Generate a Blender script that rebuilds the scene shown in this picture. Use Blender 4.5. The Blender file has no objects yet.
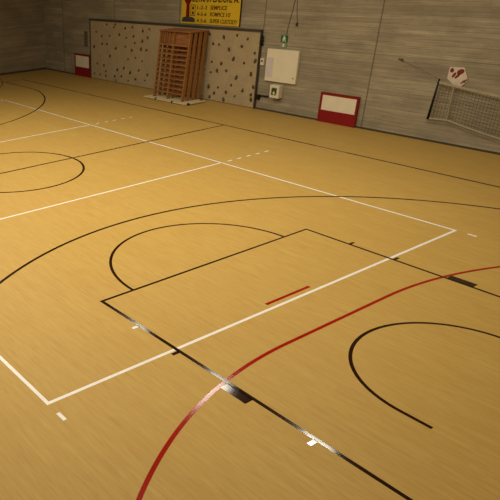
import bpy, bmesh, math, random
from mathutils import Vector, Matrix
random.seed(7)
S = bpy.context.scene
COL = S.collection

# ------------------------------------------------------------------ camera
F_PX, CX, CY = 620.394, 64.182, 308.489
CAM = Vector((14.2618, -7.4111, 4.6333))
YAW, PITCH, ROLL = -1.02229, 0.50376, 0.04768
fwd = Vector((math.sin(YAW)*math.cos(PITCH), math.cos(YAW)*math.cos(PITCH), -math.sin(PITCH)))
r0 = Vector((math.cos(YAW), -math.sin(YAW), 0)); d0 = fwd.cross(r0)
rt = math.cos(ROLL)*r0 + math.sin(ROLL)*d0
dn = -math.sin(ROLL)*r0 + math.cos(ROLL)*d0
cd = bpy.data.cameras.new('camera'); cam = bpy.data.objects.new('camera', cd); COL.objects.link(cam)
M4 = Matrix.Identity(4)
for i in range(3):
    M4[i][0] = rt[i]; M4[i][1] = -dn[i]; M4[i][2] = -fwd[i]; M4[i][3] = CAM[i]
cam.matrix_world = M4
cd.sensor_width = 36; cd.lens = F_PX/500*36
cd.shift_x = (250-CX)/500; cd.shift_y = (CY-250)/500
cd.clip_end = 200
S.camera = cam

# ------------------------------------------------------------------ world, lamps, exposure
W = bpy.data.worlds.new('world'); S.world = W; W.use_nodes = True
W.node_tree.nodes['Background'].inputs[0].default_value = (1, .85, .6, 1)
W.node_tree.nodes['Background'].inputs[1].default_value = 0.02
S.view_settings.view_transform = 'Standard'; S.view_settings.look = 'None'
S.view_settings.gamma = 1; S.view_settings.exposure = -0.75
LAMP_Z, LAMP_COL = 7.0, (1.0, .92, .74)
def lamp(x, y, power, sx=1.0, sy=1.5):
    l = bpy.data.lights.new('hall_or_fill_lamp', 'AREA'); l.shape = 'RECTANGLE'
    l.size = sx; l.size_y = sy; l.energy = power; l.color = LAMP_COL
    o = bpy.data.objects.new('hall_or_fill_lamp', l); COL.objects.link(o); o.location = (x, y, LAMP_Z)
for x, y, p, sx in [(-4.6, 2.2, 230, .9), (-.72, 4.3, 110, .7), (3.25, 4.3, 150, .9), (6.84, 4.3, 290, .95), (10.6, 4.3, 20, .9),  # first entry is an unseen fill added to lift the far left floor
                    (-4.6, -.5, 150, .9), (-.72, -.5, 280, .9), (3.25, -.5, 320, .9), (6.84, -.5, 150, .9), (10.6, -.5, 150, .9),
                    (-.72, -5.3, 220, .9), (3.25, -5.3, 280, .9), (6.84, -5.3, 240, .9), (10.6, -5.3, 110, .9), (-8.5, 1.2, 70, .9)]:  # last entry is a dim fill added to brighten the left wall
    lamp(x, y, p, sx)

# ------------------------------------------------------------------ materials
def srgb(r, g, b):
    f = lambda c: (c/255/12.92) if c/255 <= .04045 else ((c/255+.055)/1.055)**2.4
    return (f(r), f(g), f(b), 1)
class NT:
    def __init__(s, name):
        s.m = bpy.data.materials.new(name); s.m.use_nodes = True
        s.t = s.m.node_tree; s.b = s.t.nodes['Principled BSDF']
    def n(s, kind, **kw):
        o = s.t.nodes.new(kind)
        for k, v in kw.items(): setattr(o, k, v)
        return o
    def l(s, a, b): s.t.links.new(a, b)
    def math(s, op, a, b=None, c=None):
        o = s.n('ShaderNodeMath', operation=op)
        for i, v in enumerate((a, b, c)):
            if v is None: continue
            if isinstance(v, (int, float)): o.inputs[i].default_value = v
            else: s.l(v, o.inputs[i])
        return o.outputs[0]
    def mix(s, fac, a, b, mode='MIX'):
        o = s.n('ShaderNodeMix', data_type='RGBA', blend_type=mode)
        for i, v in ((0, fac), (6, a), (7, b)):
            if isinstance(v, (int, float, tuple)): o.inputs[i].default_value = v
            else: s.l(v, o.inputs[i])
        return o.outputs[2]
    def pos(s, scale=(1, 1, 1), coord='Object'):
        c = s.n('ShaderNodeTexCoord'); mp = s.n('ShaderNodeMapping'); mp.inputs['Scale'].default_value = scale
        s.l(c.outputs[coord], mp.inputs['Vector']); return mp.outputs[0]
    def noise(s, vec, scale, detail=3, rough=.5):
        o = s.n('ShaderNodeTexNoise'); o.inputs['Scale'].default_value = scale; o.inputs['Detail'].default_value = detail
        o.inputs['Roughness'].default_value = rough; s.l(vec, o.inputs['Vector']); return o.outputs[0]
    def ramp(s, fac, lo, hi, a=0.0, b=1.0):
        o = s.n('ShaderNodeMapRange'); o.inputs[1].default_value = lo; o.inputs[2].default_value = hi
        o.inputs[3].default_value = a; o.inputs[4].default_value = b; s.l(fac, o.inputs[0]); return o.outputs[0]
    def bump(s, h, strength=.3, dist=.01):
        o = s.n('ShaderNodeBump'); o.inputs['Strength'].default_value = strength; o.inputs['Distance'].default_value = dist
        s.l(h, o.inputs['Height']); s.l(o.outputs[0], s.b.inputs['Normal'])
    def set(s, rough=.6, spec=.3, metal=0):
        s.b.inputs['Roughness'].default_value = rough; s.b.inputs['Specular IOR Level'].default_value = spec
        s.b.inputs['Metallic'].default_value = metal
    def col(s, c): 
        if isinstance(c, tuple): s.b.inputs['Base Color'].default_value = c
        else: s.l(c, s.b.inputs['Base Color'])

def plain(name, c, rough=.6, spec=.3, var=.12, scale=8, metal=0):
    t = NT(name); t.set(rough, spec, metal)
    n = t.noise(t.pos(), scale)
    f = t.ramp(n, .3, .7, 1-var, 1+var*.5)
    cc = t.n('ShaderNodeCombineColor'); [t.l(f, cc.inputs[i]) for i in range(3)]
    t.col(t.mix(1.0, c, cc.outputs[0], 'MULTIPLY'))
    return t.m

def mat_floor():
    t = NT('wood_floor'); t.set(.5, .14)
    a = t.noise(t.pos((.8, 9, 1)), 2.0, 5, .6)
    b = t.noise(t.pos((1.5, 20, 1)), 2.1, 5, .65)
    c = t.noise(t.pos((.3, .5, 1)), .9, 2)
    # strips
    sx = t.n('ShaderNodeSeparateXYZ'); t.l(t.pos(), sx.inputs[0])
    row = t.math('FLOOR', t.math('DIVIDE', sx.outputs[1], .14))
    off = t.n('ShaderNodeTexWhiteNoise', noise_dimensions='1D'); t.l(row, off.inputs['W'])
    seg = t.math('FLOOR', t.math('ADD', t.math('DIVIDE', sx.outputs[0], 1.6), t.math('MULTIPLY', off.outputs[0], 5)))
    cv = t.n('ShaderNodeCombineXYZ'); t.l(row, cv.inputs[0]); t.l(seg, cv.inputs[1])
    w = t.n('ShaderNodeTexWhiteNoise', noise_dimensions='2D'); t.l(cv.outputs[0], w.inputs['Vector'])
    base = t.mix(t.ramp(a, .3, .72), srgb(*FLOOR_A), srgb(*FLOOR_B))
    base = t.mix(t.ramp(b, .50, .72, 0, .48), base, srgb(*FLOOR_D))
    base = t.mix(t.ramp(w.outputs[0], 0, 1, 0, .12), base, srgb(*FLOOR_D))
    base = t.mix(t.ramp(c, .35, .7, 0, .25), base, srgb(*FLOOR_B))
    t.col(base); return t.m
FLOOR_A, FLOOR_B, FLOOR_D = (195, 162, 89), (184, 147, 74), (162, 114, 54)

def mat_concrete(name, axis, tint=(166, 153, 127), seams=()):
    t = NT(name); t.set(.9, .15)
    s = t.n('ShaderNodeSeparateXYZ'); t.l(t.pos(), s.inputs[0])
    u, z = s.outputs[0 if axis == 'x' else 1], s.outputs[2]
    sc = lambda a, b: (a, 1, b) if axis == 'x' else (1, a, b)
    row = t.math('FLOOR', t.math('DIVIDE', z, .115))
    fr = t.math('FRACT', t.math('DIVIDE', z, .115))
    pan = t.math('FLOOR', t.math('DIVIDE', t.math('ADD', u, 1.05), 4.1))
    cv = t.n('ShaderNodeCombineXYZ'); t.l(row, cv.inputs[0]); t.l(pan, cv.inputs[1])
    w = t.n('ShaderNodeTexWhiteNoise', noise_dimensions='2D'); t.l(cv.outputs[0], w.inputs['Vector'])
    n1 = t.noise(t.pos(sc(.7, 22)), 1.5, 5, .65)
    n2 = t.noise(t.pos(sc(.6, 1.3)), 1.1, 5, .65)
    n3 = t.noise(t.pos(), 14, 3)
    c = t.mix(t.ramp(n1, .3, .72), srgb(*[v*.86 for v in tint]), srgb(*[min(255, v*1.12) for v in tint]))
    c = t.mix(t.ramp(w.outputs[0], 0, 1, 0, .55), c, srgb(*[v*.78 for v in tint]))
    c = t.mix(t.ramp(n2, .42, .64, 0, .6), c, srgb(*[v*.74 for v in tint]))
    c = t.mix(t.ramp(n3, .58, .75, 0, .2), c, srgb(*[v*.7 for v in tint]))
    edge = t.math('LESS_THAN', fr, .09)
    c = t.mix(t.math('MULTIPLY', edge, .30), c, srgb(84, 74, 58))
    # formwork panel joints
    j = t.math('FRACT', t.math('DIVIDE', t.math('ADD', u, 1.05), 4.1))
    jv = t.math('LESS_THAN', j, .011)
    jz = t.math('LESS_THAN', t.math('ABSOLUTE', t.math('SUBTRACT', t.math('FRACT', t.math('DIVIDE', z, 2.07)), .0)), .012)
    jj = t.math('MAXIMUM', jv, t.math('MULTIPLY', jz, .5))
    c = t.mix(t.math('MULTIPLY', jj, .55), c, srgb(70, 60, 46))
    t.col(c)
    h = t.math('SUBTRACT', t.math('ADD', n1, t.math('MULTIPLY', w.outputs[0], .5)), t.math('ADD', jj, t.math('MULTIPLY', edge, .5)))
    t.bump(h, .35, .012); return t.m

def mat_sand(name, c):
    t = NT(name); t.set(.9, .15)
    n = t.noise(t.pos(), 24, 2); n2 = t.noise(t.pos(), 2.2, 4, .6); n3 = t.noise(t.pos((6, 1, .8)), 1.0, 2)
    k = t.mix(t.ramp(n, .3, .7), srgb(*[v*.95 for v in c]), srgb(*[v*1.04 for v in c]))
    k = t.mix(t.ramp(n2, .4, .7, 0, .3), k, srgb(*[v*.80 for v in c]))
    t.col(k); t.bump(n, .3, .005); return t.m

def mat_wood(name, a, b, axis=2, rough=.5):
    t = NT(name); t.set(rough, .3)
    sc = [14, 14, 14]; sc[axis] = .9
    n = t.noise(t.pos(tuple(sc)), 2.5, 4, .6)
    t.col(t.mix(t.ramp(n, .3, .7), srgb(*a), srgb(*b))); return t.m

M = dict(
    floor=mat_floor(),
    white_line=plain('white_paint', srgb(236, 232, 224), .35, .3, .06, 5),
    black_line=plain('black_gloss_tape', srgb(42, 24, 15), .09, .5, .1, 5),
    red_line=plain('red_gloss_paint', srgb(158, 24, 12), .12, .35, .1, 5),
    conc=mat_concrete('board_marked_concrete', 'x'),
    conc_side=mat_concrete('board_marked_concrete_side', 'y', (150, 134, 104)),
    plaster=plain('ceiling_plaster', srgb(150, 135, 110), .9, .1),
    skirting=plain('dark_skirting', srgb(70, 62, 50), .7, .2),
    sand=mat_sand('sanded_panel', (176, 156, 120)),
    dark_trim=plain('dark_trim', srgb(72, 62, 46), .6, .3),
    hold=plain('brown_resin', srgb(92, 64, 32), .6, .3, .3, 20),
    hold_g=plain('olive_resin', srgb(90, 84, 56), .6, .3, .3, 20),
    wood_v=mat_wood('brown_wood_upright', (166, 114, 58), (128, 84, 38), 2),
    wood_h=mat_wood('brown_wood_rung', (166, 112, 66), (124, 76, 40), 0),
    cream=plain('cream_laminate', srgb(214, 196, 152), .5, .3, .06),
    black=plain('black_plastic', srgb(22, 20, 18), .5, .3),
    white=plain('white_enamel', srgb(226, 214, 184), .5, .3, .04, 3),
    paper=plain('lilac_paper', srgb(206, 196, 190), .8, .1, .05),
    white_box=plain('white_plastic', srgb(218, 208, 184), .5, .3, .04),
    red=plain('red_lacquer', srgb(136, 17, 22), .5, .3, .08),
    dark_red=plain('dark_red_lacquer', srgb(128, 20, 16), .5, .3, .08),
    yellow=plain('yellow_sheet', srgb(216, 178, 40), .5, .3, .06),
    ink=plain('dark_brown_ink', srgb(62, 38, 18), .7, .1),
    ink_soft=plain('faded_brown_ink', srgb(100, 68, 22), .7, .1),
    ink_red=plain('dark_red_ink', srgb(120, 24, 22), .7, .1),
    ink_brown=plain('brown_red_print', srgb(116, 54, 44), .8, .1),
    ink_grey=plain('grey_ink', srgb(70, 66, 60), .7, .1),
    ink_pale=plain('pale_ink', srgb(226, 200, 120), .7, .1),
    green=plain('sign_green', srgb(34, 104, 58), .5, .3),
    pale_green=plain('pale_sign_green', srgb(128, 150, 110), .5, .3),
    olive=plain('olive_print', srgb(150, 146, 40), .5, .3, .3, 30),
    olive_dark=plain('dark_olive_print', srgb(70, 72, 30), .5, .3, .3, 30),
    cord=plain('dark_net_cord', srgb(84, 73, 52), .8, .1),
    band=plain('white_net_band', srgb(168, 154, 124), .8, .1),
    banner=plain('pinkish_white_cloth', srgb(206, 188, 168), .8, .1, .08),
    rope=plain('weathered_rope', srgb(118, 104, 80), .8, .1),
    cable=plain('grey_cable', srgb(92, 80, 62), .7, .2),
)

# ------------------------------------------------------------------ mesh helpers
def link(name, bm, mat, parent=None, smooth=False, mats=None):
    me = bpy.data.meshes.new(name); bmesh.ops.recalc_face_normals(bm, faces=bm.faces); bm.to_mesh(me); bm.free()
    for m in (mats or [mat]): me.materials.append(m)
    if smooth:
        for p in me.polygons: p.use_smooth = True
    o = bpy.data.objects.new(name, me); COL.objects.link(o)
    if parent: o.parent = parent
    return o
def tag(o, label=None, cat=None, group=None, kind=None):
    if label: o['label'] = label
    if cat: o['category'] = cat
    if group: o['group'] = group
    if kind: o['kind'] = kind
    return o
def thing(name, loc, label, cat, group=None):
    o = bpy.data.objects.new(name, None); o.empty_display_size = .1; COL.objects.link(o); o.location = loc
    return tag(o, label, cat, group)
def box(bm, a, b, bev=0):
    vs = [bm.verts.new((x, y, z)) for x in (a[0], b[0]) for y in (a[1], b[1]) for z in (a[2], b[2])]
    f = [(0, 1, 3, 2), (4, 6, 7, 5), (0, 4, 5, 1), (2, 3, 7, 6), (0, 2, 6, 4), (1, 5, 7, 3)]
    fs = [bm.faces.new([vs[i] for i in q]) for q in f]
    if bev:
        es = {e for q in fs for e in q.edges}
        bmesh.ops.bevel(bm, geom=list(es), offset=bev, segments=2, profile=.6, affect='EDGES')
def boxm(a, b, bev=0):
    bm = bmesh.new(); box(bm, a, b, bev); return bm
def tube(bm, pts, r, seg=8):
    pts = [Vector(p) for p in pts]; rings = []
    for i, p in enumerate(pts):
        d = (pts[min(i+1, len(pts)-1)] - pts[max(i-1, 0)]).normalized()
        u = d.cross(Vector((0, 0, 1)))
        if u.length < .05: u = d.cross(Vector((1, 0, 0)))
        u.normalize(); w = d.cross(u)
        rr = r[i] if isinstance(r, (list, tuple)) else r
        rings.append([bm.verts.new(p + rr*(math.cos(2*math.pi*k/seg)*u + math.sin(2*math.pi*k/seg)*w)) for k in range(seg)])
    for a, b in zip(rings, rings[1:]):
        for k in range(seg): bm.faces.new((a[k], a[(k+1) % seg], b[(k+1) % seg], b[k]))
    bm.faces.new(rings[0]); bm.faces.new(rings[-1][::-1])
def prism(bm, poly, y0, y1):
    """outline in x-z extruded along y"""
    a = [bm.verts.new((x, y0, z)) for x, z in poly]; b = [bm.verts.new((x, y1, z)) for x, z in poly]
    bm.faces.new(a); bm.faces.new(b[::-1])
    n = len(poly)
    for i in range(n): bm.faces.new((a[i], b[i], b[(i+1) % n], a[(i+1) % n]))
def prismm(poly, y0, y1):
    bm = bmesh.new(); prism(bm, poly, y0, y1); return bm
def ell(cx, cz, rx, rz, n=14, rot=0):
    return [(cx + rx*math.cos(t)*math.cos(rot) - rz*math.sin(t)*math.sin(rot),
             cz + rx*math.cos(t)*math.sin(rot) + rz*math.sin(t)*math.cos(rot)) for t in [2*math.pi*k/n for k in range(n)]]
def text_obj(name, s, x, y, z, height, width, mat, parent):
    cu = bpy.data.curves.new('lettering', 'FONT'); cu.body = s; cu.size = 1; cu.extrude = .004; cu.offset = .012
    tmp = bpy.data.objects.new('lettering', cu); COL.objects.link(tmp)
    bpy.context.view_layer.update()
    me = bpy.data.meshes.new_from_object(tmp.evaluated_get(bpy.context.evaluated_depsgraph_get()))
    COL.objects.unlink(tmp); bpy.data.objects.remove(tmp)
    xs = [v.co.x for v in me.vertices]; ys = [v.co.y for v in me.vertices]
    x0, x1, y0, y1 = min(xs), max(xs), min(ys), max(ys)
    for v in me.vertices:
        v.co = ((v.co.x-x0)/(x1-x0)*width, v.co.z, (v.co.y-y0)/(y1-y0)*height)
        v.co.x += .10*v.co.z
    me.flip_normals() if False else None
    me.materials.clear(); me.materials.append(mat)
    o = bpy.data.objects.new(name, me); COL.objects.link(o); o.location = (x, y, z)
    if parent: o.parent = parent
    return o

WY = 10.145            # inner face of the back wall
WX = -15.09            # inner face of the far left wall
# ------------------------------------------------------------------ room shell
H = 8.2
def struct(name, a, b, mat):
    return tag(link(name, boxm(a, b), mat), kind='structure')
floor = struct('floor', (WX-.3, -12.3, -.2), (18.3, WY+.3, 0), M['floor'])
struct('wall_back', (WX-.3, WY, 0), (18.3, WY+.3, H), M['conc'])
struct('wall_left', (WX-.3, -12.3, 0), (WX, WY, H), M['conc_side'])
struct('wall_right', (18, -12.3, 0), (18.3, WY, H), M['conc_side'])
struct('wall_front', (WX, -12.3, 0), (18, -12, H), M['conc'])
struct('ceiling', (WX-.3, -12.3, H), (18.3, WY+.3, H+.2), M['plaster'])
struct('baseboard_back', (WX+.02, WY-.02, 0), (18, WY, .05), M['skirting'])
struct('baseboard_left', (WX, -12, 0), (WX+.02, WY-.02, .09), M['skirting'])

# ------------------------------------------------------------------ court markings (paint on the floor)
ZW, ZR, ZB = .0005, .0009, .0013
def ribbon(pts, w, z, closed=False):
    bm = bmesh.new(); n = len(pts); P = [Vector((p[0], p[1])) for p in pts]; L = []; R = []
    for i in range(n):
        if closed: a, b = P[i-1], P[(i+1) % n]
        else: a, b = P[max(i-1, 0)], P[min(i+1, n-1)]
        d = (b-a).normalized(); nn = Vector((-d.y, d.x)); k = 1.0
        if not closed and 0 < i < n-1:
            d1 = (P[i]-P[i-1]).normalized(); n1 = Vector((-d1.y, d1.x)); k = 1/max(.3, nn.dot(n1))
        L.append(bm.verts.new((*(P[i]+nn*w/2*k), z))); R.append(bm.verts.new((*(P[i]-nn*w/2*k), z)))
    for i in range(n if closed else n-1):
        j = (i+1) % n; bm.faces.new((R[i], R[j], L[j], L[i]))
    return bm
def mark(name, pts, mat, z, w=.056, closed=False, label=None):
    o = link(name, ribbon(pts, w, z, closed), M[mat], floor)
    if label: o['label'] = label
    return o
def arc(cx, cy, r, a0, a1, n=64):
    return [(cx+r*math.cos(a0+(a1-a0)*i/n), cy+r*math.sin(a0+(a1-a0)*i/n)) for i in range(n+1)]
PI = math.pi
# white volleyball court, 9 x 18 m
for sx in (1, -1):
    mark('end_line', [(8.975*sx, -4.5), (8.975*sx, 4.5)], 'white_line', ZW, .05, label='white volleyball end line')
    mark('attack_line', [(2.975*sx, -4.47), (2.975*sx, 4.47)], 'white_line', ZW, .05, label='white volleyball attack line')
    for k in range(5):
        mark('attack_line_dash', [(2.975*sx, 4.70+.35*k), (2.975*sx, 4.85+.35*k)], 'white_line', ZW, label='white dash extending the attack line')
    for sy in (1, -1):
        mark('serve_mark', [(9.20*sx, 4.475*sy), (9.36*sx, 4.475*sy)], 'white_line', ZW, .05, label='short white service zone mark')
for sy in (1, -1):
    mark('sideline', [(-8.95, 4.475*sy), (8.95, 4.475*sy)], 'white_line', ZW, .05, label='white volleyball sideline')
# dark basketball court
B = 'black_line'
for sy in (1, -1):
    mark('sideline', [(-13.075, 7.585*sy), (13.075, 7.585*sy)], B, ZB, .064, label='dark basketball sideline')
for sx in (1, -1):
    mark('baseline', [(13.05*sx, -7.56), (13.05*sx, 7.56)], B, ZB, label='dark basketball baseline')
    mark('free_throw_lane', [(13.02*sx, 2.425), (7.25*sx, 2.425), (7.25*sx, -2.425), (13.02*sx, -2.425)], B, ZB, .05, label='dark free throw lane rectangle')
    mark('free_throw_circle', arc(7.225*sx, 0, 1.8, PI/2, PI/2+PI*sx), B, ZB, .052, label='dark free throw semicircle')
    h = 11.475*sx
    a = math.asin(6.625/6.725)
    pts = [(13.02*sx, 6.625), (h - sx*6.725*math.cos(a)*1.0, 6.625)]
    t = arc(0, 0, 6.725, a, -a, 120)
    pts = [(13.02*sx, 6.625)] + [(h-sx*x, y) for x, y in t] + [(13.02*sx, -6.625)]
    mark('three_point_line', pts, B, ZB, .06, label='dark three point arc')
    nc = [(11.85*sx, 1.255)] + [(h-sx*x, y) for x, y in arc(0, 0, 1.255, PI/2, -PI/2, 60)] + [(11.85*sx, -1.255)]
    mark('no_charge_semicircle', nc, B, ZB, .048, label='dark no charge semicircle under the basket')
    for sy in (1, -1):
        for x in (8.19, 9.05, 11.25):
            mark('lane_mark', [(x*sx, 2.44*sy), (x*sx, 2.56*sy)], B, ZB, .055, label='small dark tick on the lane line')
        mark('lane_block', [(9.95*sx, 2.508*sy), (10.36*sx, 2.508*sy)], B, ZB, .138, label='dark lane block')
mark('center_line', [(0, -7.56), (0, 7.56)], B, ZB, .064, label='dark centre line')
mark('center_circle', arc(0, 0, 1.8, 0, 2*PI, 96)[:-1], B, ZB, .06, True, label='dark centre circle')
# red goal area lines
for sx in (1, -1):
    c = 15.76*sx
    p = [(c-sx*x, 1.15+y) for x, y in arc(0, 0, 6, math.radians(88), 0, 60)] + [(c-sx*x, -1.15+y) for x, y in arc(0, 0, 6, 0, -math.radians(88), 60)]
    mark('goal_area_line', p, 'red_line', ZR, .055, label='red curved goal area line')
    mark('penalty_line', [(8.842*sx, -.5), (8.842*sx, .5)], 'red_line', ZR, .055, label='short red penalty line')

# ------------------------------------------------------------------ climbing wall
cw = thing('climbing_wall', (-6.05, WY-.02, 0), 'long low sand-coloured climbing wall dotted with brown holds on the concrete wall', 'climbing wall')
def local(o, parent): 
    o.matrix_parent_inverse = Matrix.Translation(parent.location).inverted(); return o
X0, X1, ZT, PY = -10.98, -1.06, 2.49, WY-.05
bm = bmesh.new()
n = 8
for k in range(n):
    a = X0+.03+(X1-X0-.06)*k/n; b = X0+.03+(X1-X0-.06)*(k+1)/n
    box(bm, (a+.003, PY, .02), (b-.003, WY, ZT-.02), .002)
local(link('panel', bm, M['sand'], cw), cw)
local(link('top_rail', boxm((X0-.02, PY-.05, ZT-.03), (X1+.02, WY, ZT+.035), .006), M['dark_trim'], cw), cw)
local(link('end_rail', boxm((X1-.03, PY-.02, .0), (X1+.02, WY, ZT-.03), .004), M['dark_trim'], cw), cw)
local(link('end_rail', boxm((X0-.02, PY-.02, .0), (X0+.03, WY, ZT-.03), .004), M['dark_trim'], cw), cw)
HOLDS = [(-10.49, 2.01), (-9.68, 2.33), (-9.15, 2.25), (-9.08, 2.36), (-8.37, 2.25), (-7.89, 2.31), (-7.21, 2.19), (-6.8, 2.28), (-9.47, 1.9), (-8.78, 1.98), (-7.8, 1.97), (-8.29, 1.88), (-6.89, 1.96), (-10.06, 1.85), (-10.66, 1.38), (-10.04, 1.54), (-9.69, 1.54), (-8.36, 1.53), (-7.72, 1.72), (-7.23, 1.81), (-9.03, 1.42), (-7.92, 1.42), (-7.32, 1.5), (-6.96, 1.49), (-9.47, 1.07), (-8.16, 1.05), (-7.67, 1.14), (-7.22, 1.05), (-10.43, 0.69), (-9.93, 0.65), (-8.46, 0.66), (-8.92, 0.55), (-7.43, 0.67), (-10.69, 0.24), (-9.78, 0.41), (-10.22, 0.24), (-9.79, 0.22), (-9.11, 0.26), (-8.64, 0.31), (-8.01, 0.52), (-6.86, 0.55), (-7.65, 0.29), (-8.15, 0.18), (-7.02, 0.31), (-9.04, 0.1),
 (-2.72, 2.21), (-2.1, 2.31), (-1.62, 2.22), (-3.22, 1.97), (-2.93, 1.96), (-1.85, 1.97), (-2.43, 1.83), (-1.25, 1.8), (-2.19, 1.54), (-1.68, 1.45), (-2.75, 1.34), (-3.22, 1.36), (-1.2, 1.55), (-2.93, 1.08), (-2.48, 1.12), (-3.24, 1.0), (-1.33, 1.12), (-1.98, 0.94), (-2.19, 0.66), (-2.82, 0.51), (-3.3, 0.49), (-1.17, 0.71), (-1.64, 0.54), (-2.42, 0.39), (-3.0, 0.29), (-3.22, 0.13), (-2.51, 0.13), (-1.98, 0.31), (-1.24, 0.45), (-1.22, 0.29), (-3.42, 2.28)]
for k, (x, z) in enumerate(HOLDS):
    bm = bmesh.new(); bmesh.ops.create_icosphere(bm, subdivisions=2, radius=1)
    r = random.uniform(.03, .054); el = random.uniform(1.0, 1.7); an = random.uniform(-.6, .6)
    for v in bm.verts:
        j = 1+.16*math.sin(5*v.co.x+k)*math.cos(4*v.co.z+k*2)
        q = Vector((v.co.x*r*j, v.co.y*.05*j, v.co.z*r*el*j))
        v.co = (x+q.x*math.cos(an)+q.z*math.sin(an), PY-.008+q.y, z-q.x*math.sin(an)+q.z*math.cos(an))
    local(link('climbing_hold', bm, M['hold_g'] if k % 5 == 2 or z < .2 else M['hold'], cw, True), cw)

# ------------------------------------------------------------------ framed panels at the wall foot
def framed(x0, x1, z1, label):
    t = thing('framed_wall_panel', ((x0+x1)/2, WY-.04, 0), label, 'wall panel', 'red and white panels at the foot of the wall')
    y0, y1 = WY-.075, WY-.022
    zm = z1*.41
    fr = bmesh.new()
    box(fr, (x0, y0, 0), (x0+.075, y1, z1), .004); box(fr, (x1-.075, y0, 0), (x1, y1, z1), .004)
    box(fr, (x0+.0752, y0, z1-.075), (x1-.0752, y1, z1), .004)
    local(link('frame', fr, M['dark_red'], t), t)
    local(link('lower_panel', boxm((x0+.0752, y0+.004, 0), (x1-.0752, y1, zm), .003), M['red'], t), t)['label'] = 'plain red lower panel'
    local(link('upper_panel', boxm((x0+.0752, y0+.012, zm+.0005), (x1-.0752, y1, z1-.0755), .002), M['white'], t), t)['label'] = 'white upper panel'
framed(1.565, 2.90, .888, 'red framed panel with white upper half at foot of wall right of the white box')
framed(-12.30, -11.03, .985, 'red framed panel with white upper half in the dim corner left of the climbing wall')

# ------------------------------------------------------------------ stack of wall bars on a cream base board
BX0, BX1, BY0, BY1, BZ = -5.42, -3.02, 8.72, 9.72, .06
bb = thing('low_platform', ((BX0+BX1)/2, (BY0+BY1)/2, 0), 'low cream board with a rounded corner on the floor under the stacked wall bars', 'board')
pl = [(BX0, BY0), (BX1-.32, BY0)] + [(BX1-.32+.32*math.sin(a), BY0+.32-.32*math.cos(a)) for a in [i*PI/16 for i in range(1, 9)]] + [(BX1, BY1), (BX0, BY1)]
bm = bmesh.new()
lo = [bm.verts.new((x, y, .03)) for x, y in pl]; hi = [bm.verts.new((x, y, BZ)) for x, y in pl]
bm.faces.new(lo[::-1]); bm.faces.new(hi)
for i in range(len(pl)): bm.faces.new((lo[i], lo[(i+1) % len(pl)], hi[(i+1) % len(pl)], hi[i]))
local(link('deck', bm, M['cream'], bb), bb)
for x, y in [(-4.72, BY0+.0), (-3.78, BY0+.0), (-3.05, BY0+.12), (-5.2, BY1-.1), (-3.2, BY1-.1)]:
    bm = bmesh.new(); tube(bm, [(x-.03, y+.03, .045), (x+.03, y+.03, .045)], .045, 12)
    local(link('castor', bm, M['black'], bb, True), bb)['label'] = 'small dark castor'

FX0, FX1, FH = -5.12, -3.47, 2.36
def wall_bars(y, lean, label, dx):
    t = thing('wall_bars', ((FX0+FX1)/2+dx, y, BZ+.0095), label, 'wall bars', 'wooden wall bars stacked against the climbing wall')
    w = FX1-FX0; hw = w/2
    def add(name, bm, m, **k):
        o = link(name, bm, M[m], t); return o
    for x in (-hw, -.06, hw-.06):
        add('post', boxm((x, -.06, 0), (x+.06, .06, FH-.05), .008), 'wood_v')
    add('top_board', boxm((-hw-.02, -.10, FH-.05), (hw+.02, .10, FH), .008), 'wood_h')
    add('head_board', boxm((-hw+.0605, .03, FH-.48), (hw-.0605, .06, FH-.051), .004), 'wood_h')
    add('head_rail', boxm((-hw+.0605, -.07, FH-.52), (hw-.0605, -.02, FH-.45), .008), 'wood_h')
    for s in range(4):
        bm = bmesh.new(); x = -hw+.16+.13*s
        tube(bm, [(x, -.045, FH-.46), (x, -.045, FH-.05)], .016, 8)
        add('head_spindle', bm, 'wood_v')
    for k in range(10):
        z = .22+k*.166
        bm = bmesh.new()
        box(bm, (-hw+.055, -.05, z-.023), (hw-.055, -.015, z+.023), .012)
        add('rung', bm, 'wood_h')
    t.rotation_euler = (lean, 0, 0)
L4 = ['frontmost of the brown wooden wall bars standing on the cream board', 'second of the brown wooden wall bars behind the frontmost one on the cream board',
      'third of the brown wooden wall bars counted from the front of the stack', 'rearmost of the brown wooden wall bars nearest the climbing wall']
for k in range(4):
    wall_bars(9.0+.235*k, -.115+.009*k, L4[k], .02*k)

# ------------------------------------------------------------------ yellow sign
sg = thing('wall_sign', (-3.57, WY-.02, 2.6), 'yellow sign with dark lettering and a red cup drawing high on the concrete wall', 'sign')
y0 = WY-.035
local(link('sign_board', boxm((-5.0, y0, 2.575), (-2.09, WY, 3.78), .004), M['yellow'], sg), sg)
local(link('sign_edge', boxm((-2.0895, y0-.005, 2.575), (-2.055, WY, 3.78), .003), M['ink'], sg), sg)
def deco(name, poly, mat, th=.006, label=None):
    o = local(link(name, prismm(poly, y0-th, y0-.0004), M[mat], sg), sg)
    if label: o['label'] = label
rect = lambda a, b, c, d: [(a, b), (c, b), (c, d), (a, d)]
deco('cup_base', [(-4.95, 2.63), (-4.25, 2.63), (-4.27, 2.76), (-4.43, 2.80), (-4.78, 2.80), (-4.93, 2.76)], 'ink_grey', label='dark grey base of the drawn cup')
deco('cup_stem', [(-4.74, 2.801), (-4.55, 2.801), (-4.57, 3.22), (-4.73, 3.22)], 'ink_red', label='dark red stem of the drawn cup')
deco('cup_bowl', [(-4.74, 3.221), (-4.57, 3.221), (-4.48, 3.33), (-4.46, 3.58), (-4.86, 3.58), (-4.84, 3.33)], 'ink_red', label='dark red bowl of the drawn cup')
bm = bmesh.new()
prism(bm, rect(-4.50, 2.84, -4.48, 3.21), y0-.006, y0-.0004); prism(bm, rect(-4.28, 2.84, -4.26, 3.21), y0-.006, y0-.0004)
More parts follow.
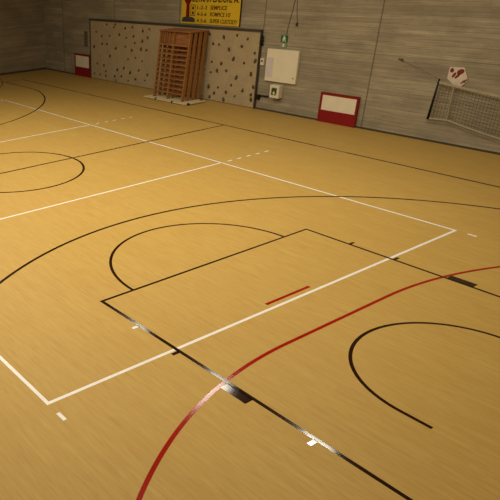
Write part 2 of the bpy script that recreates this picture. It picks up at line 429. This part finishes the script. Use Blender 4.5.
prism(bm, rect(-4.479, 2.84, -4.281, 2.86), y0-.006, y0-.0004); prism(bm, rect(-4.479, 3.19, -4.281, 3.21), y0-.006, y0-.0004)
prism(bm, ell(-4.38, 2.94, .05, .055), y0-.006, y0-.0004); prism(bm, ell(-4.38, 3.10, .05, .055), y0-.006, y0-.0004)
local(link('drawn_box', bm, M['ink'], sg), sg)
for s, x, z, h, w, m in [('OLYMPIA CADORE M.', -4.46, 3.30, .25, 2.28, 'ink'),
                         ('1-2-3', -4.17, 3.065, .12, .50, 'ink_soft'), ('SEMPLICE', -3.50, 3.065, .135, .80, 'ink_soft'),
                         ('4-5-6', -4.17, 2.85, .12, .50, 'ink_soft'), ('ROMPICE', -3.50, 2.85, .135, .70, 'ink_soft'), ('10', -2.72, 2.85, .135, .19, 'ink_soft'),
                         ('4-5-6', -4.17, 2.635, .12, .50, 'ink_soft'), ('SUPER CUSTODY', -3.50, 2.635, .135, 1.32, 'ink_soft')]:
    local(text_obj('lettering', s, x, y0-.004, z, h, w, M[m], sg), sg)

# ------------------------------------------------------------------ fittings on the wall right of the climbing wall
nb = thing('notice_board', (-.15, WY-.04, .97), 'large blank white board on the concrete wall under the green sign', 'board')
local(link('board', boxm((-.70, WY-.09, .985), (.56, WY-.001, 1.985), .012), M['white'], nb), nb)
local(link('sheet', boxm((-.67, WY-.0925, 1.10), (-.40, WY-.0902, 1.72)), M['paper'], nb), nb)['label'] = 'faint lilac sheet on the left side'
bm = bmesh.new(); tube(bm, [(.46, WY-.10, 1.16), (.46, WY-.088, 1.16)], .02, 10)
local(link('lock', bm, M['dark_trim'], nb), nb)

ab = thing('wall_box', (-.26, WY-.09, .46), 'white wall box with a green and yellow picture below the white board', 'box')
local(link('case', boxm((-.33, WY-.2, .49), (.05, WY-.001, .90), .015), M['white_box'], ab), ab)
ya = WY-.2
bm = boxm((-.255, ya-.006, .585), (-.035, ya-.0005, .825))
pic = local(link('picture', bm, M['olive'], ab), ab); pic['label'] = 'green and yellow picture on the front'
bm = prismm([(-.245, .59), (-.18, .59), (-.16, .705), (-.12, .725), (-.10, .655), (-.045, .625), (-.045, .815), (-.09, .795), (-.18, .815), (-.245, .775)], ya-.009, ya-.0063)
link('picture_dark_shape', bm, M['olive_dark'], pic)  # dark olive print on the picture
bm = prismm(ell(-.15, .655, .035, .045), ya-.011, ya-.0092)
link('picture_spot', bm, M['white_box'], pic)

jb = thing('junction_box', (-.95, WY-.04, .38), 'small black box with a short dark arm beside the white wall box', 'box')
local(link('case', boxm((-1.02, WY-.09, .335), (-.86, WY-.001, .49), .01), M['black'], jb), jb)
bm = bmesh.new(); tube(bm, [(-.86, WY-.045, .455), (-.72, WY-.05, .475), (-.60, WY-.05, .47), (-.34, WY-.05, .51)], [.022, .022, .03, .018], 8)
local(link('arm', bm, M['black'], jb, True), jb)

sw = thing('wall_switch', (-.915, WY-.03, 1.45), 'small white switch with a dark button left of the white board', 'switch')
local(link('plate', boxm((-.985, WY-.06, 1.44), (-.835, WY-.001, 1.66), .01), M['white_box'], sw), sw)
bm = bmesh.new(); tube(bm, [(-.905, WY-.075, 1.575), (-.905, WY-.061, 1.575)], .032, 12)
local(link('button', bm, M['black'], sw), sw)

hk = thing('wall_fitting', (-1.0, WY-.08, 2.05), 'dark narrow fitting at the upper right corner of the climbing wall', 'fitting')
bm = bmesh.new()
tube(bm, [(-.995, WY-.075, 2.07), (-.995, WY-.08, 2.13), (-.99, WY-.085, 2.21), (-.99, WY-.08, 2.30), (-.985, WY-.07, 2.36)], [.03, .06, .072, .055, .025], 10)
local(link('body', bm, M['black'], hk, True), hk)
local(link('bracket', boxm((-1.02, WY-.05, 2.04), (-.96, WY-.001, 2.10), .005), M['black'], hk), hk)

ex = thing('exit_sign', (-.13, WY-.02, 2.04), 'small green and white emergency exit sign above the white board', 'sign')
ys = WY-.03
local(link('plate', boxm((-.26, ys, 2.205), (.0, WY-.001, 2.40), .004), M['green'], ex), ex)
bm = bmesh.new()
for poly in ([(-.15, 2.34), (-.10, 2.34), (-.10, 2.385), (-.15, 2.385)], [(-.19, 2.27), (-.08, 2.29), (-.06, 2.335), (-.16, 2.335)],
             [(-.19, 2.215), (-.15, 2.215), (-.11, 2.288), (-.16, 2.272)], [(-.085, 2.215), (-.05, 2.225), (-.082, 2.287), (-.105, 2.285)]):
    prism(bm, poly, ys-.005, ys-.0004)
local(link('running_figure', bm, M['white'], ex), ex)
low = local(link('lower_plate', boxm((-.25, ys, 2.04), (.0, WY-.001, 2.17), .004), M['pale_green'], ex), ex)
bm = prismm([(-.15, 2.16), (-.10, 2.16), (-.10, 2.10), (-.07, 2.10), (-.125, 2.05), (-.18, 2.10), (-.15, 2.10)], ys-.005, ys-.0004)
local(link('arrow', bm, M['white'], ex), ex)

cb = bmesh.new(); tube(cb, [(-.06, WY-.015, 2.41), (-.05, WY-.012, 2.6), (.03, WY-.012, 3.0), (.10, WY-.012, 3.4), (.12, WY-.012, 4.2)], .011, 6)
tag(link('cable', cb, M['rope'], None, True), 'thin grey cable rising from the green exit sign up the concrete wall', 'cable')
cb = bmesh.new(); tube(cb, [(.29, WY-.015, 2.78), (.24, WY-.012, 3.0), (.18, WY-.012, 3.4), (.17, WY-.012, 4.2)], .009, 6)
cb2 = thing('hanging_cable', (.29, WY-.02, 2.7), 'thin cable with a dark plug hanging right of the exit sign', 'cable')
local(link('cord', cb, M['rope'], cb2, True), cb2)
local(link('plug', boxm((.26, WY-.05, 2.69), (.32, WY-.001, 2.79), .01), M['ink_grey'], cb2), cb2)

# dim vertical sign left of the climbing wall
vs = thing('wall_plate', (-11.38, WY-.01, 1.4), 'narrow dark plate with faint marks on wall left of the climbing wall', 'plate')
local(link('plate', boxm((-11.55, WY-.012, 1.32), (-11.25, WY-.0005, 1.98), .002), M['rope'], vs), vs)
bm = bmesh.new()
for k in range(5): prism(bm, rect(-11.48+.02*(k % 2), 1.36+.125*k, -11.32+.03*(k % 2), 1.43+.125*k), WY-.016, WY-.0122)
local(link('faint_marks', bm, M['cable'], vs), vs)

# ------------------------------------------------------------------ net along the wall
NY = WY-.125
net = thing('volleyball_net', (8.9, NY, 0), 'dark sagging volleyball net with pale bands stretched along the right concrete wall', 'net')
def top(x):  # sagging curves along the wall
    return 1.557 - .13*(x-5.17) + .0125*(x-5.17)**2
def bot(x):
    return .655 - .205*(x-5.56) + .02*(x-5.56)**2 if x > 5.56 else .63 + .05*(x-5.06)
XN0, XN1 = 5.085, 15.6
LEN = XN1-XN0
bm = bmesh.new(); tube(bm, [(5.11, NY, 1.64), (5.045, NY, .60)], [.022, .034], 10)
local(link('end_pole', bm, M['black'], net, True), net)['label'] = 'black end pole'
def strip(fn, h, n=80, u0=0.0):
    bm = bmesh.new(); a = []
    for i in range(n+1):
        x = XN0+u0+(LEN-u0)*i/n; z = fn(x)
        a.append([bm.verts.new((x, NY+dy, z+dz)) for dy, dz in ((-.006, -h/2), (.006, -h/2), (.006, h/2), (-.006, h/2))])
    for p, q in zip(a, a[1:]):
        for k in range(4): bm.faces.new((p[k], p[(k+1) % 4], q[(k+1) % 4], q[k]))
    bm.faces.new(a[0]); bm.faces.new(a[-1][::-1]); return bm
local(link('top_band', strip(top, .05), M['band'], net), net)
local(link('bottom_band', strip(bot, .035, u0=0), M['band'], net), net)
bm = bmesh.new(); tube(bm, [(5.53, NY-.006, top(5.53)), (5.545, NY-.006, bot(5.545))], .017, 6)
local(link('side_band', bm, M['band'], net), net)
bm = bmesh.new()
def bar(p, q, r=.0042):
    tube(bm, [p, q], r, 3)
nu = int(LEN/.085)
for i in range(1, nu+1):
    x = XN0+i*LEN/nu; bar((x, NY, top(x)), (x, NY, bot(x)))
for k in range(1, 12):
    q = k/12; prev = None
    for i in range(0, 54):
        x = XN0+LEN*i/53; p = (x, NY, top(x)*(1-q)+bot(x)*q)
        if prev: bar(prev, p)
        prev = p
local(link('netting', bm, M['cord'], net), net)
bm = bmesh.new(); tube(bm, [(5.10, NY, 1.63), (4.55, NY+.045, 1.81), (4.02, WY-.03, 1.965)], .004, 6)
local(link('tie_rope', bm, M['rope'], net, True), net)
eb = thing('eye_bolt', (3.9, WY-.02, 2.0), 'dark eye bolt in the concrete wall where the net rope is tied', 'bolt')
bm = bmesh.new(); tube(bm, [(3.82, WY-.03, 2.02), (3.92, WY-.03, 1.995), (3.98, WY-.03, 1.975)], .016, 8)
local(link('hook', bm, M['cable'], eb, True), eb)
local(link('anchor_plate', boxm((3.88, WY-.012, 1.97), (3.94, WY-.0005, 2.03), .003), M['cable'], eb), eb)

# ------------------------------------------------------------------ pennant
pn = thing('pennant', (5.5, WY-.02, 1.43), 'pinkish white shield pennant with dark red marks on wall above the net', 'pennant')
yp = WY-.02
local(link('cloth', prismm([(5.25, 1.94), (5.61, 1.955), (5.70, 1.80), (5.775, 1.66), (5.60, 1.435), (5.40, 1.54), (5.245, 1.655)], yp, WY-.001), M['banner'], pn), pn)
bm = bmesh.new(); prism(bm, ell(5.545, 1.845, .095, .062, 14, .5), yp-.005, yp-.0004)
local(link('red_mark', bm, M['ink_brown'], pn), pn)
bm = bmesh.new(); prism(bm, ell(5.325, 1.86, .05, .055), yp-.005, yp-.0004)
prism(bm, ell(5.40, 1.755, .035, .075, 12, -.5), yp-.005, yp-.0004)
prism(bm, ell(5.49, 1.735, .03, .085, 12, -.75), yp-.005, yp-.0004)
local(link('dark_marks', bm, M['ink_brown'], pn), pn)
bm = bmesh.new()
for k in range(2): prism(bm, [(5.60+.07*k, 1.575+.03*k), (5.63+.07*k, 1.56+.03*k), (5.71+.06*k, 1.65+.03*k), (5.68+.06*k, 1.665+.03*k)], yp-.005, yp-.0004)
local(link('corner_stripes', bm, M['ink_brown'], pn), pn)
